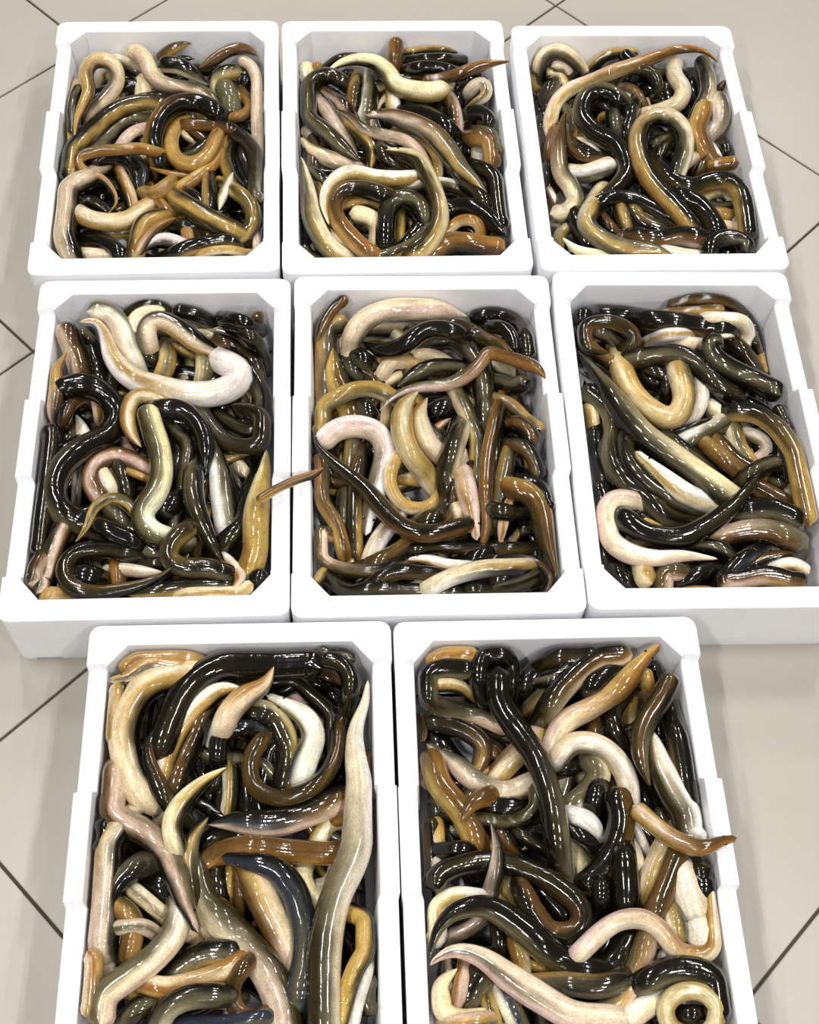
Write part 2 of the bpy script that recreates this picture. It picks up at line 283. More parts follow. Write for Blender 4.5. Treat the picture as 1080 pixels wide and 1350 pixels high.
# ------------------------------------------------------------------ eels: where each one lies
# traced centre lines, listed bottom to top: colour code (left/top/right of travel, > towards its end),
# widest body width, end types (h head, t long tail, s short taper, b tucked end), flags, then x y pairs
EELS = {
'A': ((20,10,3.0), """
oby 45 bs - 570 205 620 165 670 145 712 140
kok 28 bs - 640 207 680 200 712 202
cpy 35 bb - 250 285 235 340 225 430 225 560
kgk 42 bb - 258 312 235 350 226 420 230 510
cgk 58 bb - 372 205 430 222 490 255 560 270
kkc>kgc 60 bs - 570 225 640 228 700 258 765 305
pcc 85 bb - 515 300 515 345 510 395
kkp 50 sb - 445 280 440 320 440 380
yyc 45 bb - 400 360 375 400 360 430
rry 30 bb - 590 335 550 340 520 360
kok 45 bb - 500 360 600 352 710 362
kkk 85 bb - 850 285 900 280 950 300
yyk>yck 60 bb - 880 255 830 258 800 280 790 330
ggg 80 bb - 830 320 850 370 860 420
kbr 52 bs - 905 340 935 380 915 425 860 440 775 445
ppp 45 bb - 880 205 925 222 948 260 962 320 966 400 966 480 962 570
bbo 46 ss - 728 240 790 205 850 168 920 165 970 200
cpp>gpk 62 bs - 440 190 485 175 520 215 545 275 600 308 680 322 740 340 790 380 815 415
kgy 48 bb - 350 275 335 320 330 370
yyb>cpg 58 ts - 235 515 245 440 275 370 292 325 278 265 305 215 355 208 398 240 402 300 355 365 310 410 275 485
cck 42 bb - 650 490 705 525
ggk 50 bb - 780 520 730 560 670 580
kgo>kgg 70 bb - 590 450 520 438 450 440 385 490 330 540 290 600
kcp 55 bb - 570 480 500 485 450 510 410 570
oyo>kyk 78 bb - 590 395 520 382 450 392 380 425 310 485 250 545 210 615 192 710
kok 60 bb - 900 570 930 680 960 770
kkk 38 bb - 875 600 890 650 940 740
kky>kyy 60 bb - 850 530 835 600 860 680 900 740 935 800 965 890
kkg>gok 55 bb - 860 490 920 530 960 600 975 680 978 770
rry 52 tb - 822 500 810 580 765 640 690 690 630 730 592 770
yyr>ryr 62 sb - 700 425 645 455 615 520 630 590 690 622 760 590 797 515
bbr>kbb 45 bb - 665 462 740 465 810 468 865 482
rkk>kkk 72 bb - 570 620 545 530 565 450 620 392 690 375 755 388 815 430
yry 60 bb - 500 730 560 735 620 690
rry 20 tt - 530 630 570 645 640 660 715 665
kkk 50 bb - 300 615 370 597 430 605 470 640 490 710
ksk 38 bb - 470 585 510 640 505 700
prk 56 bb - 425 680 450 740 465 800
kok 48 bb - 235 770 280 758 325 775 370 810
rry>yro 44 bt - 570 575 500 558 420 562 340 568 270 582 244 618 290 655 350 680 390 730 400 775 372 808
yoy 42 sb - 325 895 390 892 465 892
ccc 56 bb - 270 975 370 985
kkk 62 bb - 260 920 330 918 390 950 430 990
kpp>kpp 86 bb - 285 680 222 712 190 770 186 860 205 940 235 1000
ccy>ycy 70 bb - 255 815 300 838 380 850 450 838 500 800 545 775
kkk 60 bb - 690 740 730 770 760 800
kky 60 bb - 768 670 768 730 770 800
wcg 38 ss - 862 650 835 705 815 760 805 815
rbr 40 bb - 560 750 590 790 630 820
oko 50 bb - 640 860 700 865 750 905 790 930
yyo 75 bb - 570 832 515 850 490 900 480 950 470 1000
yry 50 bb - 680 890 690 930
wgk 62 sb - 500 965 560 925 620 925 690 955
kbr>bpr 46 sb - 640 832 580 862 520 910 480 970
yoy>kyo 62 bb - 870 725 930 775 942 845 905 905 850 930
kyo>oyo 86 bb - 645 765 695 795 750 828 810 860 880 895
ppc 34 bb - 955 915 955 960
kky>koy 62 bs - 620 980 700 945 780 930 850 925 895 945 920 975
yyc 36 bb - 690 990 780 962 850 958 910 970
"""),
'B': ((360,10,3.0), """
ccw 60 bb - 125 225 125 300
koo 30 tb - 335 180 265 195 200 240
rry 30 bb - 150 235 195 225
yok 38 bs - 520 182 590 172 660 170 733 177
kok 45 bb - 510 215 600 205 700 205 785 215
kkk 48 bb - 520 248 600 235 660 240 745 265
ggk 55 bb - 530 375 535 420
ccg 50 bb - 600 375 610 420
bbr>bbk 58 rb U 488 118 484 170 480 235
kok 50 bb - 790 255 840 290 862 360
kkk 62 bb - 800 250 760 300 722 370 730 470 740 570
ygc>wwc 50 tb - 735 425 790 382 845 348 848 308 805 302 772 340
kkk 55 bb - 740 490 762 430 810 412 860 440 885 490
wwc 66 bb - 815 545 818 620
gob 42 bb - 800 485 870 500 905 570
brr>bry 68 bb - 780 515 840 520 878 570 885 650
wcy 60 bb - 475 350 476 410
kkk 70 bb - 655 340 670 430 695 520
kgw>kgw 82 bb - 390 270 378 350 368 430
kbr 60 bb - 335 275 322 340 320 400
kbp 50 bb - 205 330 255 360 300 415
ppc 50 bb - 110 480 150 500 195 525
kbk>pbk 60 bb - 510 285 580 275 645 305 695 360 720 430 722 500
bbr>kbb 46 tb R 935 213 860 222 790 242 720 268 650 285 590 290
gcp>ppg 74 hb - 95 515 150 555 210 595 290 625
kgk 52 bb - 150 640 190 680 230 700
opc>gpp 62 bs - 160 345 210 398 250 460 300 540 345 595
kok>ogk 64 bs - 280 300 240 272 180 275 130 320 115 385 150 445 210 492 270 550 345 610
oyr>kyo 60 bs - 300 460 350 500 398 570 382 655
cck>ccy 76 tb - 210 255 280 215 350 205 410 220 455 260 490 310 560 330 630 335 672 322
kkk 70 bb - 520 418 600 422 670 460 715 510
kok 62 bb - 420 560 470 620 520 640
yyc>cyr 40 bb - 500 490 560 502 620 550 652 610 652 690
wgk>wgo 55 bb - 465 715 560 710 650 698 740 718 815 775
kok 65 bb - 790 630 850 650 895 710 905 800 930 880
kok 62 bb - 690 590 755 690 815 740 850 800
bpg>gyo 82 ht - 365 425 450 425 530 450 620 490 690 560 740 635 800 690 855 760
ogp>ppc 46 tb - 240 398 310 432 360 480 430 502 510 520 570 560 605 620
yok>bok 52 bb - 175 720 190 830 250 900 360 985
ccg 52 bb - 240 910 340 970
yyk 50 bb - 280 790 370 768 440 795
ccg>wcc 74 rb - 300 815 370 828 415 870 412 940
kgo 42 bb - 90 945 140 975 200 1000
cgo>cyg 78 tb - 105 590 128 690 140 780 170 870 222 950 290 1000
yyg 42 bb - 505 840 498 930
kkk 62 bb - 590 850 560 900 520 950
kkk>ogk 75 bb - 445 950 445 850 462 785 512 755 570 775 600 840
yog 60 bb - 620 880 560 940 450 985 390 1000
ybr>okk 70 bb - 400 985 330 930 260 850 240 775 290 722 370 722 460 750
yyw>ycw 60 bt - 560 672 470 676 390 668 320 650 250 675 208 730 202 790 222 858
kkk 72 bs - 685 805 770 785 840 820 900 880 942 915
ryc 45 bb - 700 875 740 842 800 845 822 885 815 925
bro>rbk 88 bb - 630 975 700 935 780 935 850 950 940 975
coo>cyo 68 hb - 445 565 510 575 572 600 612 670 645 740 662 830 640 900 600 950 540 1005
"""),
'C': ((660,10,2.7), """
ycg 42 bb - 130 232 185 232 222 262 232 300
oyr 42 bb - 92 235 130 282 165 295
pcg 40 bb - 180 212 220 208 250 245
cgk>cgk 52 bb - 140 225 152 175 205 155 250 178 288 220 305 250
gok>kok 50 bb - 190 270 158 315 170 370 148 420 145 540
ykk>yok 38 bb - 320 220 370 175 435 160 500 165
kkk 80 bb - 500 280 560 310 600 340
kkk 50 bb - 560 290 600 290
rpc>bbk 36 bb - 420 285 470 290 500 330 520 372
kkk 55 bb - 675 220 690 300
kkk 50 bb - 430 160 520 230 600 240
kkk 48 bb - 790 470 812 530
www 24 bb - 755 490 780 535
kbo>oob 32 ts - 800 257 780 292 745 312
ccp 38 bb - 450 320 465 345
ogo>okk 40 bb - 385 300 410 250 470 218 530 228 560 270 552 310
gcw>cwg 68 bb - 770 320 785 365 775 415 725 460
wcc>ycc 58 bb - 622 185 618 240 650 290 635 338 575 368 505 388
gkk>cgo 58 bs - 712 180 735 250 738 310 705 370 655 430
bbr>cyp 50 ts - 775 195 725 155 640 148 570 170 490 200 410 225 330 260 250 290 200 335 178 400 165 480
yrb 36 bb - 190 430 170 510 160 610
kok 40 bb - 165 560 170 640
kgo>yoo 40 bb - 235 360 262 420 250 480
kok 58 bb - 310 350 370 345 400 380
yyr 30 bb - 345 415 365 382 408 385
ccy 40 bb - 275 480 305 480
wpr 42 bb - 310 495 340 520
kkk 80 bb - 280 520 340 560
obk>kbr 38 bb - 235 430 248 490 300 530 368 532
gkk 56 bb - 472 345 455 400 440 470
kgk 60 bb - 400 380 410 440
cwg>cwg 66 br - 245 590 300 592 360 572 408 555
rry>bry 66 bb - 728 350 700 430 715 490 755 550
bbr 48 bb - 850 550 785 560 715 575
kgk 55 bb - 540 490 600 468
kok 45 bb - 555 540 590 490
wcp 40 sb - 632 600 660 560 695 530
obk 35 sb - 740 520 715 565 690 605
kkg>kko 68 bs - 435 345 400 312 340 300 300 335 292 390 330 440 400 482 440 540 448 598 400 650 320 685
obb>gcp 62 tb - 232 370 215 440 208 520 215 590 252 640 265 690 230 730 165 735
pwr 26 bb - 175 650 195 690
yyc>yco 42 bb - 705 685 750 660 800 665 818 700
kgk 34 bb - 740 702 800 710 838 690
ryy 44 bb - 755 730 800 735 845 748
ppc 44 bb - 785 778 840 785 868 820
kob>koy 66 bb - 555 555 600 610 680 640 750 618 820 622 860 670 872 740 885 840
kko 68 bb - 620 670 690 690 740 740 780 810
yko>okg 62 bb - 465 720 510 770 590 795
kyc 30 bb - 400 780 460 815
oyo 55 bb - 430 730 450 790
bkk 50 bb - 360 750 400 800
kkk>kkg 50 bb - 310 710 390 680 450 675 520 700 590 740 660 775
kbk>kbp 74 bb - 480 820 560 832 640 812 720 825
gcp 28 bb - 180 770 230 780 260 770
kyc>ygo 46 bb - 260 775 210 810 205 880
wcp>ccp 52 tb - 222 820 270 862 340 885 440 905
wwc 52 bb - 580 870 650 882 715 890
kkk 70 bb - 260 740 290 800
kyc>gyo 70 bs - 325 712 305 770 358 825 440 860 520 870 620 898
kkk 62 bb - 835 870 800 880
kkk>kgk 60 bb - 745 900 752 840 810 818 870 840 888 895
kgc>kyr 64 bb - 622 600 650 530 655 455 620 402 560 388 505 420 488 490 512 580 560 650 620 710 680 780
"""),
'D': ((0,350,2.5475), """
kok 36 bb - 420 165 470 135 530 130 575 158
cpc>cwc 58 bb - 465 250 452 190 500 162 560 172
ygp 46 bb - 590 165 640 185 690 225
bob 38 rb U 865 155 867 195
kkk>kok 50 bb - 580 148 660 165 740 205 820 222 875 285 900 375
kkk 50 bb - 720 175 800 182 845 205
gyc 30 bb - 730 245 790 265
kob 50 bb - 730 250 800 280 856 330 872 390
yry 45 bb - 830 430 850 480
kok 70 bb - 470 280 530 320
kgc>ygy 60 bb - 560 270 565 320 545 370
ggc 62 bb - 685 300 690 350 680 400
gyo 40 bb - 590 270 640 300
kko>kog 62 bb - 290 210 312 290 340 380
gok 42 bb - 265 215 310 260
kbp>obp 76 bb - 210 205 250 285 278 375
ryy>kkp 48 tt - 225 290 182 365 170 450 190 530 190 625
kbb>kbk 46 bb - 212 525 232 472 280 448 322 482
kkg 50 bb - 190 410 250 440
rrp 36 bb - 320 440 335 520
wwc 60 sb - 255 500 272 540 285 590
gok 42 bb - 235 560 215 620
kkk 60 bb - 190 640 260 600
gwp>wwp 76 rb - 290 155 360 160 408 210 425 270 455 345
gcc>kcy 66 bs - 500 275 490 215 530 182 600 212 660 258 715 285 765 300
kko>okg 58 bb - 770 295 830 350 870 410 900 480 908 560
cyw>www 88 tb - 268 190 320 185 352 230 375 305 430 370 520 408 620 432 720 430 788 402 805 358 745 322
kok 52 bb - 150 540 152 650 140 760 128 880 118 990
kks 60 bb - 570 580 605 650 580 730
kgo 46 bb - 590 560 632 600 620 700 602 800 580 895
kok 54 bb - 755 520 830 560 880 540
kgo>oko 60 bs - 680 495 740 578 820 610 882 590 888 520 830 482 762 465
yyr 30 bb - 700 700 690 760
kgw>kgw 82 tb - 715 580 738 690 750 790 765 890
kkk>kok 65 bb - 880 660 835 770 820 860 745 940
yyc>yyr 84 tb - 895 620 885 750 885 860 850 990 830 1045
pbk 62 bb - 430 640 480 700 500 720
rpb>bpb 66 bb - 350 800 308 730 325 665 400 640 500 690
gsc 35 bb - 260 700 255 800
kok 65 bb - 400 680 430 770
yyr 26 bb - 430 690 500 720
ccw 45 bb - 350 700 375 750
kkk 80 bb - 540 830 590 790
kkk>kkg 80 bb - 190 425 270 400 350 432 388 500 362 570 280 612 210 672 180 750 200 820 270 862 350 885
ycy>ycr 54 bs - 550 465 500 440 450 445 428 500 440 560 475 610
kks>kkk 62 bs - 515 482 600 480 660 525 692 600 690 710
kgo 66 bb - 370 820 430 880 490 950 560 980
kkk 62 bb - 320 870 400 905 475 940
ygo>yoy 38 bt - 470 860 440 805 380 780 320 810 290 880 245 940
cgo>wgo 78 rb - 490 470 512 550 535 620 542 700 520 770 478 830 500 890 575 925
kgo>kok 72 bt - 650 690 650 780 680 870 720 950 770 1030
bpk>bpo 62 bb - 205 890 175 960 150 1040 100 1120
pbo 50 bb - 150 970 100 1040 80 1080
gog 48 bb - 320 1020 345 1070
bbr 50 bb - 390 1005 400 1070
kok 40 bb - 480 1000 560 1000
wcp 44 bs - 415 1020 490 1030 548 1030
kkk 80 bb - 260 1040 310 1050
yyc 52 bb - 150 1140 200 1105 245 1120
yro 32 bb - 250 1130 330 1120 415 1108
kkk 34 bb - 420 1115 520 1122 610 1118
kkk 62 bb - 840 1070 905 1035
koy>kgy 64 sb - 430 1108 540 1095 640 1080 765 1078
cyc 44 bb - 600 1125 700 1112 800 1102 890 1098
wpr 40 bs - 780 1005 812 1050 775 1090
yoo>okg 66 bb - 632 885 578 930 568 985 620 1015 700 1015 765 1035
kok>bok 58 bt - 440 972 360 955 270 962 220 1000 228 1068 300 1100 400 1090 500 1062 580 1015
bry>rbo 30 bs R 862 792 930 750 1000 718 1060 700 1090 678
"""),
'E': ((370,350,2.5714), """
pcp 46 bb - 210 310 200 250 235 205
gcc 42 bb - 430 215 500 225
cck 40 bb - 290 245 360 255
ycg>gcc 56 bb - 330 205 390 225 430 275
kkk>kok 54 bb - 640 182 710 165 790 185 832 240 848 325
kkk 46 bb - 700 205 770 220 805 300
cck 50 bb - 715 340 775 365
ggk>gkk 60 bb - 725 395 790 412 860 378
ogy 36 bb - 800 455 830 510
kgy>ggy 76 bb - 230 192 165 212 130 290 120 400 105 530
bbk 38 rt U 222 82 190 132 150 190 112 275
ccg 62 bb - 450 320 510 308 560 335
ccg>cpc 70 bs - 238 315 245 242 290 182 370 150 460 148 540 152 632 172
oob>boo 54 ts - 515 195 600 198 670 238 730 268 795 302
kgg 52 bb - 230 330 260 370 300 390
kkg 62 bb - 260 305 310 345 335 400
ccp>yrc 50 bb - 340 380 372 330 430 330 490 355
ccg 42 bb - 380 390 420 370
kgk>ogk 70 bb - 500 262 570 250 630 280 672 340 690 430 692 560
kkk>kko 58 sb - 275 258 350 290 420 270 480 225 550 215 632 245
oby 85 sb - 178 280 185 370 215 450 250 540
kgo>kgk 58 sb - 395 412 450 370 520 345 610 348
yyg>ygc 56 bb - 108 580 138 490 190 448 260 420 330 422 390 455
gpp>brr 46 ts R 335 492 390 440 470 412 560 405 630 375 680 330 700 295 760 308 840 335 880 355 905 398
kkg 60 bb - 280 470 310 520
gyc 42 bb - 360 500 355 560
kgk 80 bb - 420 620 400 700
ygk 60 bb - 180 610 200 680
ggy>cgo 56 bb - 245 590 235 700 215 800 222 900
kob>yok 55 bb - 275 640 255 720 250 850 255 990
kkk 60 bb - 130 780 160 860
byy 40 bb - 150 740 180 760
gbr>rby 50 bb - 125 640 112 720 140 800 190 880 215 975
gww>cpw 74 hb - 288 915 305 830 332 740 356 640 330 570 262 545 190 558 128 610
gyy>ygo 44 bb - 720 450 780 470 830 520 900 565
kbk>obk 62 bb - 755 540 820 545 865 610
kbr>kgb 50 bb - 755 600 820 612 862 665 878 740
rpr 30 hb - 608 485 570 520 520 558
kkk 80 bb - 520 500 570 480
kgg 60 bb - 530 580 580 600
kgc 60 bb - 500 560 540 600
ccr>pcp 72 sb - 498 448 468 510 490 590 535 640 580 670
yyc>yyc 46 bb - 400 640 368 720 400 800 460 825 520 808 535 765 495 732 415 722
ycy>yyc 74 sb - 468 425 420 480 412 560 440 640 480 690 520 745
ogp>ogy 60 bb - 600 440 640 520 670 600 668 700 672 770
wgk>yko 76 bb - 605 555 580 640 560 720 575 790 540 850 480 880
kkk 50 bb - 590 820 640 840
ccg 50 bb - 590 810 600 850
bbk 42 bb - 655 675 600 720 580 800
pcy>prp 72 bh - 620 715 640 800 655 870 665 932
kok 56 bb - 738 478 725 590 725 700 720 810
ogy>kgb 58 bb - 775 630 755 720 740 800 728 870
rrp>prp 40 bh - 772 790 755 870 742 968
kkk 46 bb - 800 725 880 750 925 830
kgy 34 bb - 770 945 815 885
kok 46 bb - 820 900 870 880
kbr>brb 50 bt - 735 490 718 570 700 660 695 780 700 880 680 960 662 1048
kok 60 bb - 720 830 780 840
wgc>wcc 62 bb - 380 870 330 935 300 1010
oby>kbo 62 bb - 460 920 400 970 310 1015
kok>kob 46 bb - 440 965 550 955 700 962 875 955
kkk 40 bb - 480 930 620 920
pbo>kgo 46 bb - 165 915 125 898 108 950 160 1010 250 1035 340 1035 410 1010
kkk 60 bb - 640 1000 700 975
wcr>wcy 44 hb - 432 998 490 995 560 1015 660 1025
kkk>kbk 34 bb - 700 998 800 992 880 1010 918 1070 895 1115
yrb>bbo 78 bt - 775 755 840 772 882 830 902 920 925 1010 952 1082
kok 60 bb - 630 1100 740 1100 850 1070
okg 50 bb - 720 1070 800 1050 850 1030
kob 50 bb - 290 1085 380 1040 450 1040 540 1048
kok>kgk 54 bb - 150 1045 220 1100 330 1110 450 1105 600 1115
yyo 36 bb - 100 1080 145 1040
kyc>wcc 60 bb - 820 1022 720 1025 640 1038 560 1065 495 1100
oko>okb 62 tb - 92 568 150 640 220 700 290 758 350 830 415 888 500 910 630 880
"""),
'F': ((710,340,2.5459), """
obk>kok 42 bb - 430 165 520 140 620 145 690 190 730 260 742 345
byr 34 sb - 350 182 440 185 540 175 625 172
kkk>kkb 68 bb - 112 210 170 190 260 192 360 205 450 215 560 232 660 245
wcg>wcp 52 bb - 550 208 620 208 682 215 702 260 680 310
kkk 50 bb - 115 230 130 290
wwg 18 bb - 550 268 660 262
bkk 32 bb - 720 260 745 340
yry 38 bh - 742 330 760 370 775 400
ybk>boo 55 bb - 140 280 210 335 270 375 285 410
wyw 42 bb - 335 300 400 265 470 255 535 265
wcp 46 bb - 375 318 470 292 555 288
kgk 54 bb - 180 235 230 255 270 285
kob>boo 48 sb - 240 320 160 300 140 270 160 228 230 215 305 240 322 280 280 315
kkk 80 bb - 360 400 420 420
kok 50 bb - 370 380 430 400 430 460
wcg 60 bb - 560 420 630 470
wcg 62 bb - 570 500 620 540
kok 50 bb - 690 480 760 520 830 590
kok 42 bb - 800 495 845 590
ogk 38 bb - 590 455 650 500
cww>gww 52 bb - 480 565 530 515 548 445 525 365
ycy>cyg 78 bb - 275 365 308 440 360 500 430 540 478 515 490 450 465 370
kgo>kok 64 bb - 310 345 400 325 480 325 540 365 590 420 665 465
okk>ook 56 bb - 600 312 650 285 700 330 735 390
kgk>kgk 74 rr - 620 280 578 290 580 325 620 362 700 402 780 440 832 470
kgc>wcy 50 bb - 690 560 710 620 720 660
wcg>wcp 46 bb - 705 590 760 615 758 662 705 690
kgc>ygc 62 bb - 640 540 658 590 672 640 715 700
wgo>cgo 66 bb - 490 620 550 590 622 550
oko 24 bt - 390 572 470 580 550 550 618 532
kgo 50 bb - 430 600 500 650 570 700
ccg 42 bb - 800 760 850 790
cwp 35 bb - 820 770 835 810
kgo 50 bb - 780 745 835 765
ory 60 bb - 600 615 660 680 740 725
yrb>bor 58 bb - 565 630 640 690 720 758 790 800 860 835
kok>kgk 62 bb - 690 740 760 700 830 685
koy>yby 64 bb - 640 520 720 520 800 570 850 640 882 720 900 850 915 915
cyk 62 bb - 158 490 180 570
kkk 62 bb - 190 595 200 700 230 790
kkg 44 bb - 215 620 250 760
kkk 60 bb - 180 760 200 880
kok 60 bb - 260 620 300 700
kog>okg 66 bb - 142 440 220 490 252 560 242 660 280 740 360 800 430 868 530 895
okk>kgk 62 bb - 290 590 300 680 360 750 430 800 500 838 610 855
wyc>wcw 70 hb - 325 650 380 700 460 770 540 812 625 840
kbk 60 bb - 320 870 380 900
yyk 30 bb - 350 880 400 905
gkk>cgk 88 tb - 128 310 200 398 270 500 350 595 450 668 560 745 650 812
kkg>kkg 76 bb - 690 850 780 842 850 868 895 905
pbk>gbk 84 bb - 620 940 720 918 820 932 915 985
bkb 52 bb - 690 1045 780 1012 840 1000
kgk 50 bb - 530 965 600 970 655 1005
kok 34 bb - 218 980 240 1090
kkk 70 bb - 260 1050 310 1110
kkk 60 bb - 470 1095 560 1050 610 1055
kks 54 bb - 595 1110 660 1032 725 985
gbp>kgp 64 bb - 420 1120 425 1055 480 1055
ycc 72 bb - 345 1020 360 1080 395 1140
wcr 46 bb - 785 1045 850 1025 910 1060
rcr 28 bs - 480 1128 550 1115 615 1118
cwc 28 bb - 730 1120 790 1125
kbp>kby 62 bb - 615 1140 680 1082 770 1065 850 1085 920 1125
ccp>wcp 70 bt - 315 815 255 812 216 870 240 945 310 995 400 1008 490 1000 600 1010
kkk>kok 74 bt - 280 870 360 925 470 940 560 902 640 845 700 780 755 700
"""),
'G': ((50,800,2.16), """
yry>yyr 42 bb - 235 185 270 145 340 130 410 140 485 168
yoy 42 bb - 500 225 560 203 640 202 715 212
ppw 40 bb - 710 262 770 262 848 288
kkk 46 bb - 675 250 740 220 810 225 855 265
bbk 40 bb - 800 190 850 210
kgk 36 bb - 800 120 870 115 930 140
pcp 62 bb - 340 290 310 345
oyc>ycy 62 bb - 230 210 215 280 205 350 222 410
kkk 60 bb - 460 340 450 430 470 500
kkk 60 bb - 580 420 595 500 600 580
gcc 30 bb - 770 290 800 320
cok>yok 78 bb - 600 300 662 312 700 370 712 450 700 530
oyw 44 bb - 545 450 548 520 540 595
kkk>skk 50 bb - 515 450 515 380 560 348 620 352 655 395
wwg>wws 68 hb - 650 252 710 282 762 315 785 370 765 430 745 490
kok 52 bb - 800 148 860 158 892 210 880 280 862 350 862 430 820 500
bob>kbo 48 bb - 645 370 608 430 615 510 680 545 750 532 812 490 850 420 855 340
www 50 bb - 870 660 840 780 795 800
cwy>ccw 58 bb - 880 595 820 630 790 690 755 745 765 810 830 870
yrr 40 bb - 840 610 870 600
kkb 60 bb - 460 690 530 645 610 655
ksp>kbp 76 sb - 485 620 560 612 660 618 760 592 880 540
bbr 66 bb - 470 740 520 702 600 685 700 695 800 702 890 700
yry 22 bb - 955 410 958 560
kkk 50 bb - 180 610 165 700
rpp 40 bb - 240 520 250 580
kkk 80 bb - 330 780 370 820
kcy>kcp 78 bb - 340 555 260 602 200 680 158 760 150 860 178 950 215 1050
ggk>kkg 76 bh - 350 720 280 742 220 800 195 875
oyr>yrb 60 bb - 230 850 272 900 258 1000
cgc 42 bb - 215 915 300 910 360 950
wgc>cpc 46 bb - 270 805 340 862 410 920 480 965
yyo 60 bb - 545 760 540 830
kbb 46 bb - 575 760 580 850
kok 60 bb - 510 760 520 840
ypc>ppy 62 bb - 480 900 520 945 590 970
pyb>cpb 92 bb - 612 770 650 850 690 930 725 1020
ogc>opp 96 sb - 452 690 475 830 530 900 600 970 662 1050 695 1130 710 1210
kss>sgs 76 hb - 522 712 600 725 680 750 730 810 757 900 762 1000 742 1120
gyo>oyg 62 tb - 485 600 440 660 425 740 440 850
oyr 50 bb - 250 1090 290 1110
kgy 74 bb - 380 1050 470 990 570 985
yrc>oyc 52 bb - 140 980 150 1080 138 1170
kgo 62 bb - 240 1190 290 1140 360 1125
ycr>yrc 60 bb - 595 1000 520 1042 440 1070 360 1085 295 1068
bob 50 bb - 605 1005 558 1070 562 1140 612 1172 670 1150
kgc>kgo 68 bb - 335 1200 370 1142 440 1110 540 1108
ssg 46 bb - 430 1185 540 1185 660 1165
cwg>pcg 78 bb - 400 860 388 930 330 1000 250 1060 190 1110 180 1200
ppb>gpk 72 bh - 240 450 188 490 182 550 230 602 300 640 360 690 392 760 422 850 462 938
kyc>kcc 86 bb - 480 195 400 198 320 220 270 275 245 345 250 420 270 490 315 555
kbo 72 bb - 565 250 490 285 450 350 420 430 385 530
kyw>oyw 64 sb - 590 235 520 238 450 290 400 360 370 430 355 490
kkk>kok 80 bb - 805 175 740 132 640 130 540 160 460 200 410 255 375 330 345 410
ygc 50 hb - 200 210 260 198 310 165 370 170 440 182
bok>ook 52 tb - 340 340 312 400 325 470 360 540 400 590
gpr>ppw 66 sb - 672 170 645 222 580 262 540 310 525 350
kyc>kcc 58 tb - 538 458 470 500 410 560 382 620 395 690
ggo 50 bb - 960 1050 965 1160
wwc 50 bb - 930 1040 912 1100 890 1190
kyy>oyy 55 bb - 900 875 945 900 950 960 910 1020 880 1100 855 1190
wcc>cgo 88 tb - 940 210 932 270 905 350 905 430 918 520 920 620 895 720 850 820 825 920 815 1030 815 1200
"""),
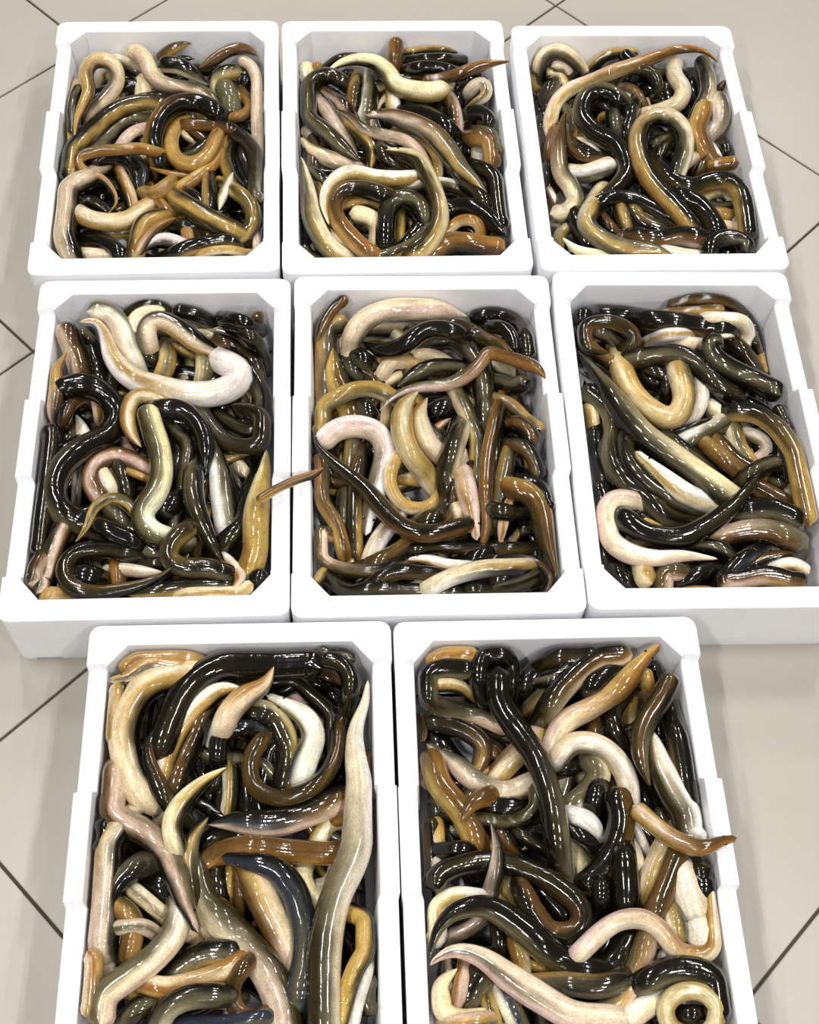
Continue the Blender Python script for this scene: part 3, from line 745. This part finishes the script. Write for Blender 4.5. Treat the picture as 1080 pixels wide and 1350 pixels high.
'H': ((500,800,1.862), """
yry 40 bb - 115 140 170 115 240 120
kkk>kok 60 bb - 345 210 400 150 460 120 540 115
kkk 40 bb - 400 180 520 140
kkk 50 bb - 500 200 590 150
cyk 32 bb - 125 195 190 193 240 228 265 255
gkk>kgp 48 bb - 235 155 150 152 102 185 110 225 170 252 240 265 315 295
gyo 46 bb - 370 250 430 195
gkk 30 bb - 390 190 450 175
obk 60 bb - 545 240 515 350
kkk 50 bb - 660 130 690 200
ryy 36 bb - 650 150 662 205
pbk>gok 56 bb - 612 103 550 118 490 160 430 225 385 300
yyw>wyg 40 sb - 638 208 612 265 615 330
kkk>kob 54 bb - 700 220 735 330 765 430 785 515
wco>wgo 68 sb - 672 305 690 390 730 470 770 530 805 585
kok>kkk 50 bb - 605 205 570 270 590 330 622 400 665 490
kbo>gbo 52 bt - 722 165 690 230 652 290 640 360 665 440
ccp 50 bb - 95 400 118 450
yoo 24 bb - 95 260 100 330
kok 45 bb - 180 300 240 310 315 355
kkk 60 bb - 150 340 190 390
gyp>ycb 58 bb - 390 315 330 370 285 420
kkk 60 bb - 420 400 480 385
kkk 46 bb - 180 440 250 430
cgg>wgg 62 bb - 515 370 540 410 510 460 455 505
kok>byb 46 bt - 115 278 200 300 255 340 240 400 195 470
gcp>ccy 52 hb - 116 336 180 380 240 430 310 455 385 425
rby>bry 62 bb - 128 375 150 440 200 500 245 590
kkk 50 bb - 260 495 350 490
kgo 38 bb - 385 445 380 500 320 530 250 522
rbb 46 bs - 275 460 230 482 200 530
kok 40 bb - 270 110 290 220
kkk 44 bb - 262 240 243 170 262 112 300 105 324 150 322 215
bry>ccp 54 hb - 692 90 640 140 590 200 520 248 450 290 415 375
cwg>wwc 52 bb - 435 380 470 338 530 336 580 372 610 430 615 500
kkk 50 bb - 540 440 520 500
www 50 bb - 465 510 515 530 540 590
gcw 54 bb - 480 590 505 650
wgk 44 bb - 615 530 645 600
ccw 56 bb - 610 590 640 670
kok 40 bb - 340 555 400 590
kkk 36 bb - 380 550 460 545 520 580 540 630
kkk>gok 60 bb - 290 145 298 235 345 310 390 380 420 470 437 570 450 665
bkk>bkk 68 rr - 578 440 595 520 575 600 535 660 490 700
okb 44 bb - 112 520 125 600 115 690
yyc 32 bb - 145 550 148 610
kkk 44 bb - 140 600 220 595
ccp 30 bb - 140 630 150 690
kbb 42 bb - 300 560 330 600
ccp>cyp 54 bb - 712 565 680 630 645 720
kkk 46 bb - 545 670 545 760
kkk 62 bb - 600 600 605 700 600 760
kko 60 bb - 820 640 860 700
wwc>cww 76 bb - 735 640 770 730 792 800 797 845
gyw 50 bb - 720 740 735 810
ogy 50 bb - 310 670 360 750
obk 32 bb - 345 680 370 760 420 800
kkk 50 bb - 400 700 450 750
kok>okb 54 bb - 108 682 180 642 270 625 350 640 430 680 492 735 490 790 430 802 390 765 345 690
kgp>gpk 44 tb - 275 530 292 600 280 680 242 770 175 805
kko 40 bb - 290 780 300 850
cyr 48 bb - 335 820 350 880 345 920
yyo 30 bb - 375 880 430 900
gko 76 bb - 255 900 215 965
yoy 40 bb - 265 960 285 1030
gsw 52 bb - 305 950 345 1030
ppr 38 bb - 205 905 195 960
cyw>wyc 46 bb - 120 830 130 755 180 712 250 715
wwp 40 bb - 665 862 750 860
kkg>kko 68 tb - 118 860 150 782 200 742 270 738 350 788 420 850 500 890 570 878 612 810
bob>pyg 58 bb - 738 595 705 680 675 760 650 840 622 920 575 985 500 1008
cyr>ccp 48 tb - 780 640 828 710 842 790 805 852 735 845 690 792 640 765 570 780 480 860
ygk>okg 58 bb - 385 930 450 925 540 932 610 910
wcp 56 bb - 600 1020 680 965
kkg>kko 64 bb - 645 925 720 890 800 900 852 950 870 1040
ccp 50 sb - 192 888 150 930 148 980 190 1012 260 1010
pyg 44 bb - 175 1025 260 1015
kkk 46 bb - 750 1000 780 1000
ccy>ycc 44 bb - 770 1055 720 1035 702 985 735 948 790 945 828 980 820 1035 790 1055
cgp>ccp 70 tb - 118 880 180 845 250 860 320 910 400 962 480 1005 580 1015
"""),
}
# the eel that leans its head over the right edge of the near right crate
EELS['H'] = (EELS['H'][0], EELS['H'][1].rstrip() + "\nypy>bbr 44 bh R 622 488 670 530 720 568 790 592 840 575 888 566\n")

# ------------------------------------------------------------------ eels: shapes
PAL = {'k': (.0055, .0048, .0022), 'o': (.031, .024, .007), 'b': (.108, .056, .016), 'y': (.43, .285, .085), 'g': (.112, .10, .058),
       'c': (.76, .665, .46), 'p': (.67, .52, .43), 'w': (.88, .84, .77), 's': (.030, .038, .055), 'r': (.28, .135, .030)}
def smooth_path(P, step):
    P = np.asarray(P, float)
    Q = np.vstack([2*P[0]-P[1], P, 2*P[-1]-P[-2]]); out = []
    for i in range(1, len(Q)-2):
        p0, p1, p2, p3 = Q[i-1:i+3]
        for t in np.linspace(0, 1, 12, endpoint=False):
            out.append(0.5*((2*p1)+(-p0+p2)*t+(2*p0-5*p1+4*p2-p3)*t*t+(-p0+3*p1-3*p2+p3)*t**3))
    out.append(Q[-2]); out = np.array(out)
    d = np.r_[0, np.cumsum(np.linalg.norm(np.diff(out, axis=0), axis=1))]
    n = max(5, int(round(d[-1]/step))+1)
    s = np.linspace(0, d[-1], n)
    return np.stack([np.interp(s, d, out[:, k]) for k in range(out.shape[1])], 1)
def profile(s, L, r, ends):
    f = np.ones_like(s)
    for e, u in ((ends[0], s), (ends[1], L-s)):
        if e in 'br': q = np.clip(u/(r*0.9), 0, 1); g = np.sqrt(np.clip(1-(1-q)**2, 0.0, 1))
        elif e == 'h':
            q = np.clip(u/(r*5.2), 0, 1); g = 0.36+0.64*(q*q*(3-2*q))**0.8
            q2 = np.clip(u/(r*0.42), 0, 1); g = g*np.sqrt(np.clip(1-(1-q2)**2, 0.0, 1))
        elif e == 's': q = np.clip(u/(r*4.2), 0, 1); g = np.sin(q*math.pi/2)**0.8
        else: q = np.clip(u/min(L*0.5, r*16), 0, 1); g = 0.10+0.90*np.sin(q*math.pi/2)**0.95; g = g*np.sqrt(np.clip(u/(r*0.35), 0, 1))
        f = f*g
    return np.maximum(f, 0.03)
def tube(P, r, ends, code, seg, seed, origin=(0, 0, 0)):
    """P: centre line (n,3); returns verts, faces, colours of one closed eel body"""
    rs = np.random.default_rng(seed)
    n = len(P); T = np.gradient(P, axis=0); T /= np.linalg.norm(T, axis=1)[:, None]+1e-12
    s = np.r_[0, np.cumsum(np.linalg.norm(np.diff(P, axis=0), axis=1))]; L = s[-1]
    prof = profile(s, L, r, ends)
    rad = r*prof*(1+0.02*np.sin(s/r*1.1+rs.uniform(0, 6)))
    up = CAM-np.asarray(origin)-P.mean(0); up /= np.linalg.norm(up); U = up-T*(T@up)[:, None]; U /= np.linalg.norm(U, axis=1)[:, None]
    Lf = np.cross(U, T)                            # left of travel, seen from above
    ph = np.linspace(-math.pi, math.pi, seg, endpoint=False)
    flat = np.ones(n)
    for e, u in ((ends[0], s), (ends[1], L-s)):
        if e == 't': flat *= 1-0.25*np.clip(1-u/(r*9), 0, 1)
        if e == 'h': flat *= 1-0.22*np.clip(1-u/(r*3), 0, 1)
    V = P[:, None]+rad[:, None, None]*(np.sin(ph)[None, :, None]*Lf[:, None]+(np.cos(ph)*1.0)[None, :, None]*U[:, None]*flat[:, None, None])
    # colour bands: left flank, upper side, right flank, as the body lies
    c0 = code.split('>'); a = np.array([PAL[c] for c in c0[0]]); b = np.array([PAL[c] for c in c0[-1]])
    t = np.clip((s/L-0.3)/0.4, 0, 1)[:, None, None]; C3 = np.sqrt(a)[None]*(1-t)+np.sqrt(b)[None]*t
    wob = 0.13*np.sin(s/r*0.5+rs.uniform(0, 6))+0.05*np.sin(s/r*2.3+rs.uniform(0, 6))+rs.uniform(-.2, .2)
    phi = ph[None, :]+wob[:, None]
    def ss(x, e0, e1): q = np.clip((x-e0)/(e1-e0), 0, 1); return q*q*(3-2*q)
    wl = ss(phi, 0.10, 0.62); wr = ss(-phi, 0.10, 0.62)
    col = C3[:, None, 1]*(1-wl-wr)[..., None]+C3[:, None, 0]*wl[..., None]+C3[:, None, 2]*wr[..., None]
    bot = ss(np.abs(phi), 2.0, 2.7)[..., None]; avg = (C3[:, 0]+C3[:, 2])[:, None]/2
    col = (col*(1-bot)+avg*bot)**2
    jit = rs.uniform(0.82, 1.18)*np.array([1, rs.uniform(.94, 1.04), rs.uniform(.85, 1.08)])
    col = np.clip(col*jit, 0, 0.85)
    verts = np.vstack([V.reshape(-1, 3), P[:1]-T[:1]*r*0.03, P[-1:]+T[-1:]*r*0.03])
    cols = np.vstack([col.reshape(-1, 3), col[0].mean(0)[None], col[-1].mean(0)[None]])
    sd = rs.uniform(0, 40)
    g3 = np.stack(np.broadcast_arrays((s/r)[:, None], np.cos(ph)[None], np.sin(ph)[None]), -1).reshape(-1, 3)+np.array([sd, 0, 0])
    g3 = np.vstack([g3, [[sd, 0, 0]], [[s[-1]/r+sd, 0, 0]]]); cols = np.c_[cols, g3]
    i = np.arange(n-1)[:, None]*seg+np.arange(seg)[None]; j = np.arange(n-1)[:, None]*seg+(np.arange(seg)+1)[None] % seg
    F = np.stack([i, j, j+seg, i+seg], -1).reshape(-1, 4)
    k = np.arange(seg); k2 = (k+1) % seg
    F3 = np.vstack([np.stack([k2, k, np.full(seg, n*seg)], -1), np.stack([k+(n-1)*seg, k2+(n-1)*seg, np.full(seg, n*seg+1)], -1)])
    return verts, F, F3, cols, (P, T, U, Lf, rad, flat, s)
def make_mesh(name, parts):
    vs, f4, f3, cs = [], [], [], []; off = 0
    for v, F, F3, c in parts:
        vs.append(v); f4.append(F+off); f3.append(F3+off); cs.append(c); off += len(v)
    v = np.vstack(vs); F = np.vstack(f4); F3 = np.vstack(f3); c = np.vstack(cs)
    me = bpy.data.meshes.new(name)
    me.vertices.add(len(v)); me.vertices.foreach_set('co', v.astype(np.float32).ravel())
    nl = F.size+F3.size; me.loops.add(nl); me.loops.foreach_set('vertex_index', np.r_[F.ravel(), F3.ravel()].astype(np.int32))
    me.polygons.add(len(F)+len(F3))
    me.polygons.foreach_set('loop_start', np.r_[np.arange(len(F))*4, len(F)*4+np.arange(len(F3))*3].astype(np.int32))
    me.update(calc_edges=True); me.validate()
    me.polygons.foreach_set('use_smooth', np.ones(len(me.polygons), bool))
    ca = me.color_attributes.new('skin', 'FLOAT_COLOR', 'POINT')
    ca.data.foreach_set('color', np.c_[c[:, :3], np.ones(len(c))].astype(np.float32).ravel())
    gr = me.attributes.new('grain', 'FLOAT_VECTOR', 'POINT')
    gr.data.foreach_set('vector', c[:, 3:6].astype(np.float32).ravel())
    me.materials.append(SKIN)
    return me

# ------------------------------------------------------------------ eels: lay every pile so that crossing bodies rest on each other
ZLOW, ZTOP = 0.040, CRATE_H-0.004
def settle(k):
    (ox, oy, sc), txt = EELS[k]
    items = []
    lines = [l.split() for l in txt.strip().splitlines()]
    for rank, l in enumerate(lines):
        code, wpx, ends, flag = l[0], float(l[1]), l[2], l[3]
        q = np.array(l[4:], float).reshape(-1, 2); px = np.c_[ox+q[:, 0]/sc, oy+q[:, 1]/sc]
        z0 = ZLOW+0.012+(ZTOP-ZLOW-0.03)*rank/len(lines)
        P = np.array([unproject(a, b, z0) for a, b in px])
        mid = P[len(P)//2]; depth = float((mid-CAM)@R[2]); r = wpx/sc*depth/FOCAL/2
        r *= 1.05
        pxs = smooth_path(px, 4.0 if k in 'ABC' else 5.0)
        vis = pxs; ext = np.zeros(len(pxs)); stp = 4.0 if k in 'ABC' else 5.0; rs = np.random.default_rng(rank*7+ord(k))
        if flag != 'R':
            # a tucked end goes on under its neighbours
            for e in (0, 1):
                if ends[e] != 'b': continue
                q2 = vis[::-1] if e == 0 else vis
                m_ = min(4, len(q2)-1); t = q2[-1]-q2[-1-m_]; t /= np.linalg.norm(t)+1e-9
                ang = rs.uniform(-0.5, 0.5); nn = max(3, int(min(wpx/sc, 22)*rs.uniform(1.3, 2.0)/stp)); p = q2[-1].copy(); add = []
                for i_ in range(nn):
                    ca, sa = math.cos(ang/nn), math.sin(ang/nn); t = np.array([ca*t[0]-sa*t[1], sa*t[0]+ca*t[1]])
                    p = p+t*stp
                    W3 = unproject(p[0], p[1], 0.06); u_, v_ = local(k, W3[0], W3[1])
                    if abs(u_) > CR[k][3]/2-WALL-r-0.002 or abs(v_) > CR[k][4]/2-WALLE-r-0.002: break
                    add.append(p.copy())
                if not add: continue
                add = np.array(add); ea_ = (np.arange(len(add))+1)/len(add)
                if e == 0: pxs = np.vstack([add[::-1], pxs]); ext = np.r_[ea_[::-1], ext]
                else: pxs = np.vstack([pxs, add]); ext = np.r_[ext, ea_]
        D = np.array([ray(a, b) for a, b in pxs]); D = D/D[:, 2:3]           # scaled so that z changes one for one
        items.append(dict(code=code, r=r, ends=ends, flag=flag, D=D, z0=z0, k=k, rank=rank, w=wpx/sc,
                          plen=float(np.linalg.norm(np.diff(vis, axis=0), axis=1).sum()), px=vis, ext=ext,
                          flen=float(np.linalg.norm(np.diff(pxs, axis=0), axis=1).sum())))
    idx = np.concatenate([np.full(len(it['D']), i) for i, it in enumerate(items)])
    D = np.vstack([it['D'] for it in items]); Z = np.concatenate([np.full(len(it['D']), it['z0']) for it in items])
    rad = np.concatenate([it['r']*profile(np.linspace(0, 1, len(it['D']))*it['flen']/it['w']*2*it['r'], it['flen']/it['w']*2*it['r'], it['r'], it['ends']) for it in items])
    EX = np.concatenate([it['ext'] for it in items]); ZT = Z-EX*0.05; Z = Z-EX*0.03
    order = np.where(EX > 0, idx*0.001-5, idx)
    XY = CAM[:2]+D[:, :2]*(Z-CAM[2])[:, None]
    X, Y, A, Wd, Ln = CR[k]
    hx, hy = Wd/2-WALL-0.004, Ln/2-WALLE-0.004
    def clampxy(XY, rad, Z):
        dx, dy = XY[:, 0]-X, XY[:, 1]-Y
        u = dx*math.cos(A)+dy*math.sin(A); v = -dx*math.sin(A)+dy*math.cos(A)
        for _ in range(2):
            u = np.clip(u, -hx+rad, hx-rad); v = np.clip(v, -hy+rad, hy-rad)
            e = (np.abs(u)+np.abs(v))-(hx+hy-(CHX+CHY)/2-rad*1.41); m = e > 0
            u = np.where(m, u-np.sign(u)*e/2, u); v = np.where(m, v-np.sign(v)*e/2, v)
        return np.c_[X+u*math.cos(A)-v*math.sin(A), Y+u*math.sin(A)+v*math.cos(A)], u, v
    free = np.concatenate([np.full(len(it['D']), it['flag'] == 'R') for it in items])
    # over-rim stretches must clear the rim
    XYr = CAM[:2]+D[:, :2]*(CRATE_H-CAM[2])
    over = free.copy()
    ins_any = np.zeros(len(D), bool)
    for kk in CR:
        X2, Y2, A2, W2, L2 = CR[kk]; dx, dy = XYr[:, 0]-X2, XYr[:, 1]-Y2
        u = dx*math.cos(A2)+dy*math.sin(A2); v = -dx*math.sin(A2)+dy*math.cos(A2)
        ins_any |= (np.abs(u) < W2/2-WALL-0.012) & (np.abs(v) < L2/2-WALLE-0.012)
    over &= ~ins_any
    cxy, _, _ = clampxy(XY, rad, Z); XYc = np.where(free[:, None], XY, cxy)
    pi, pj = [], []
    for a in range(len(D)):
        d = np.hypot(*(XYc[a+1:]-XYc[a]).T); m = (d < (rad[a+1:]+rad[a])*0.95) & (idx[a+1:] != idx[a])
        q = np.nonzero(m)[0]+a+1
        pi.append(np.full(len(q), a)); pj.append(q)
    pi = np.concatenate(pi); pj = np.concatenate(pj)           # idx[pj] > idx[pi]: pj lies on top
    sw = order[pi] > order[pj]; pi, pj = np.where(sw, pj, pi), np.where(sw, pi, pj)
    d = np.hypot(*(XYc[pi]-XYc[pj]).T); need = 0.80*np.sqrt(np.clip((rad[pi]+rad[pj])**2-d**2, 0, None))
    lo = np.maximum(0.022+rad, ZLOW-0.012+rad*0); hi = np.where(free, 9, ZTOP-rad*0.75)
    upr = np.concatenate([np.where(it['flag'] == 'U', np.linspace(0.118, 0.062, len(it['D'])), 0) for it in items]); lo = np.maximum(lo, upr); hi = np.maximum(hi, upr+0.002)
    # a body seen over the far or the outer wall lies high enough to be inside it
    def uv(z):
        q = CAM[:2]+D[:, :2]*(z-CAM[2]); dx, dy = q[:, 0]-X, q[:, 1]-Y
        return dx*math.cos(A)+dy*math.sin(A), -dx*math.sin(A)+dy*math.cos(A)
    (ua, va), (ub, vb) = uv(0.0), uv(0.1); cc = hx+hy-(CHX+CHY)/2
    for fa, fb, lim in ((va, vb, hy-rad), (ua, ub, hx-rad), (-ua, -ub, hx-rad), (np.abs(ua)+va, np.abs(ub)+vb, cc-rad*1.41)):
        sl = (fb-fa)/0.1; zr = np.where(sl < -0.05, (lim-fa)/np.minimum(sl, -0.05), 0)
        zr = np.where(free | (EX > 0) | (upr > 0), 0, zr)
        lo = np.maximum(lo, np.clip(zr, 0, hi-0.002))
    first = np.r_[True, idx[1:] != idx[:-1]]; last = np.r_[idx[1:] != idx[:-1], True]
    for it_ in range(140):
        e = need-(Z[pj]-Z[pi]); m = e > 0
        push = np.where(m, e, 0)*0.25
        up_ = np.zeros(len(Z)); dn = np.zeros(len(Z)); 
        np.maximum.at(up_, pj, push); np.maximum.at(dn, pi, push)
        Z = Z+up_-dn
        Z = np.where(EX > 0, Z+(ZT-Z)*0.12, Z)
        Zp = np.where(first, Z, np.roll(Z, 1)); Zn = np.where(last, Z, np.roll(Z, -1))
        Z = 0.5*Z+0.25*(Zp+Zn)
        Z = np.clip(Z, lo, hi)
        Z = np.where(over, np.maximum(Z, CRATE_H+rad*0.9+0.003), Z)
    o = 0
    for i, it in enumerate(items):
        n = len(it['D']); z = Z[o:o+n]; rr = rad[o:o+n]
        xy = CAM[:2]+it['D'][:, :2]*(z-CAM[2])[:, None]
        if it['flag'] != 'R': xy, _, _ = clampxy(xy, rr, z)
        P = np.c_[xy, z]
        ker = np.array([1, 2, 3, 2, 1])/9.0
        Pp = np.vstack([np.repeat(P[:1], 2, 0), P, np.repeat(P[-1:], 2, 0)])
        Ps = np.stack([np.convolve(Pp[:, c], ker, 'valid') for c in range(3)], 1)
        Ps[0] = P[0]; Ps[-1] = P[-1]
        it['P'] = smooth_path(Ps[::2] if len(Ps) > 8 else Ps, it['r']*0.36)
        o += n
    return items
ALL = []
for k in CR: ALL += settle(k)

# ------------------------------------------------------------------ labels
CW = {'k': 'black', 'o': 'dark olive', 'b': 'brown', 'y': 'ochre', 'g': 'grey olive', 'c': 'cream', 'p': 'pinkish', 'w': 'white', 's': 'slate', 'r': 'rusty'}
def describe(it):
    cs = it['code'].split('>'); c = cs[0]
    midc = CW[c[1]]
    if cs[-1][1] != c[1]: midc += '-to-'+CW[cs[-1][1]]
    sides = [x for x in c if x != c[1] and x != cs[-1][1]]
    txt = midc+' eel'
    if sides:
        txt += ' with '+CW[sides[0]]+(' flank' if len(sides) == 1 or sides[0] != sides[-1] else ' flanks')
    p = it['px']; chord = np.linalg.norm(p[-1]-p[0]); ratio = it['plen']/(chord+1e-6)
    v = np.diff(p, axis=0); an = np.unwrap(np.arctan2(v[:, 1], v[:, 0])); turn = np.abs(an.max()-an.min()); net = abs(an[-1]-an[0])
    if turn < 0.6: sh = 'straight'
    elif net > 3.6: sh = 'looped'
    elif net > 2.0: sh = 'hooked'
    elif turn-net > 0.5: sh = 'S-bent'
    else: sh = 'curved'
    c = p.mean(0); d = np.array([unproject(c[0], c[1], CRATE_H)])[0]; u, v_ = local(it['k'], d[0], d[1]); _, _, _, Wd, Ln = CR[it['k']]
    u /= Wd/2-WALL; v_ /= Ln/2-WALLE
    col = 'left' if u < -0.33 else 'right' if u > 0.33 else 'middle'
    row = 'far' if v_ > 0.33 else 'near' if v_ < -0.33 else 'middle'
    zone = 'centre' if col == row == 'middle' else (row+' side' if col == 'middle' else col+' side' if row == 'middle' else row+' '+col+' corner')
    return sh, txt, zone, c
# the 300 that show largest become things of their own; the small rest is one object
for it in ALL: it['area'] = it['plen']*it['w']*(1.0+0.5*it['rank']/60.0)
ALL.sort(key=lambda t: -t['area'])
BIG, REST = ALL[:300], ALL[300:]
lab = {}
for it in BIG:
    sh, txt, zone, c = describe(it); it['c'] = c; it['sh'] = sh; it['txt'] = txt; it['zone'] = zone
    it['label'] = '%s %s, %s of %s' % (sh, txt, zone, CNAME[it['k']])
    lab.setdefault(it['label'], []).append(it)
WHERE = {2: (['upper', 'lower'], ['left', 'right'])}
for key, L_ in lab.items():
    if len(L_) < 2: continue
    xs = [t['c'][0] for t in L_]; ys = [t['c'][1] for t in L_]
    ax = 0 if max(xs)-min(xs) > max(ys)-min(ys) else 1
    L_.sort(key=lambda t: t['c'][ax])
    names = (['leftmost', 'rightmost'] if ax == 0 else ['farthest', 'nearest'])
    mids = ['second', 'third', 'fourth']
    for i, t in enumerate(L_):
        nm = names[0] if i == 0 else names[1] if i == len(L_)-1 else mids[i-1]
        t['label'] = nm+' '+t['label']
def fit16(s):
    return s if len(s.split()) <= 16 else s.replace(' row', '').replace(' with', ',')
EYEME = None
def eye_mesh():
    me = bpy.data.meshes.new('eye'); bm = bmesh.new(); bmesh.ops.create_uvsphere(bm, u_segments=10, v_segments=7, radius=1.0)
    bm.to_mesh(me); bm.free(); me.materials.append(EYE)
    me.polygons.foreach_set('use_smooth', [True]*len(me.polygons)); return me
EYEME = eye_mesh()
for q, it in enumerate(BIG):
    P = it['P']; base = P.mean(0)
    v, F, F3, c, fr = tube(P-base, it['r'], it['ends'], it['code'], 16, it['rank']*31+ord(it['k']), base)
    o = bpy.data.objects.new('eel', make_mesh('eel', [(v, F, F3, c)])); COL.objects.link(o); o.location = base
    tag(o, fit16(it['label']), 'eel', 'eels in the '+CNAME[it['k']])
    for side, e in ((0, it['ends'][0]), (1, it['ends'][1])):
        if e != 'h': continue
        Pc, T, U, Lf, rad, flat, s = fr
        u = s if side == 0 else s[-1]-s
        i = int(np.argmin(np.abs(u-it['r']*1.5)))
        for sg in (-1, 1):
            a = 0.95
            pos = Pc[i]+rad[i]*0.93*(sg*math.sin(a)*Lf[i]+math.cos(a)*flat[i]*U[i])
            eo = bpy.data.objects.new('eye', EYEME); COL.objects.link(eo); eo.parent = o; eo.location = pos; eo.scale = [it['r']*0.13]*3

# small remaining stretches and the hidden bottom layers of every pile: one uncounted mass
parts = []
for it in REST:
    v, F, F3, c, _ = tube(it['P'], it['r'], it['ends'], it['code'], 12, it['rank']*17+ord(it['k']))
    parts.append((v, F, F3, c))
codes = ['kok', 'kkk', 'kgo', 'okk', 'kob', 'kkk', 'kgc', 'oyo', 'kbk']
for k in CR:
    X, Y, A, Wd, Ln = CR[k]; hx, hy = Wd/2-WALL-0.026, Ln/2-WALLE-0.028
    for layer, cnt in ((0.034, 24), (0.050, 24), (0.062, 14)):
        for i in range(cnt):
            t0 = rng.uniform(0, 6.28); p = np.array([rng.uniform(-hx, hx), -hy+2*hy*(i+0.5)/cnt]); pts = []
            for j in range(9):
                pts.append([np.clip(p[0], -hx, hx), np.clip(p[1], -hy, hy), layer+rng.uniform(-.003, .003)])
                t0 += rng.normal(0, 0.55); p = p+0.034*np.array([math.cos(t0), math.sin(t0)])
            pts = np.array(pts)
            if np.linalg.norm(pts[-1]-pts[0]) < 0.03: continue
            keep = [0]+[j for j in range(1, 9) if np.linalg.norm(pts[j]-pts[j-1]) > 0.008]
            pts = pts[keep]
            if len(pts) < 4: continue
            W_ = np.c_[X+pts[:, 0]*math.cos(A)-pts[:, 1]*math.sin(A), Y+pts[:, 0]*math.sin(A)+pts[:, 1]*math.cos(A), pts[:, 2]]
            Pq = smooth_path(W_, 0.007)
            v, F, F3, c, _ = tube(Pq, rng.uniform(0.0105, 0.014), 'bt', codes[int(rng.integers(len(codes)))], 10, int(rng.integers(1e6)))
            parts.append((v, F, F3, c))
o = bpy.data.objects.new('eel_tangle', make_mesh('eel_tangle', parts)); COL.objects.link(o)
tag(o, 'tangle of dark wet eels showing in the gaps between the larger eels', 'eels', kind='stuff')

# bits of straw on the far wall of the far middle crate
def straw(pxs, z, r, label):
    P = smooth_path([unproject(a, b, z+dz) for a, b, dz in pxs], 0.002)
    v, F, F3, c, _ = tube(P, r, 'tt', 'yyy', 6, 3)
    o = bpy.data.objects.new('straw', make_mesh('straw', [(v, F, F3, c)])); COL.objects.link(o)
    o.data.materials.clear(); o.data.materials.append(TWIG)
    tag(o, label, 'straw')
straw([(480, 48.5, -.019), (492, 45, -.011), (503, 42, -.005), (511, 38.5, .001)], CRATE_H, 0.0011, 'thin dry straw stuck high on the far inner wall of the far middle crate')
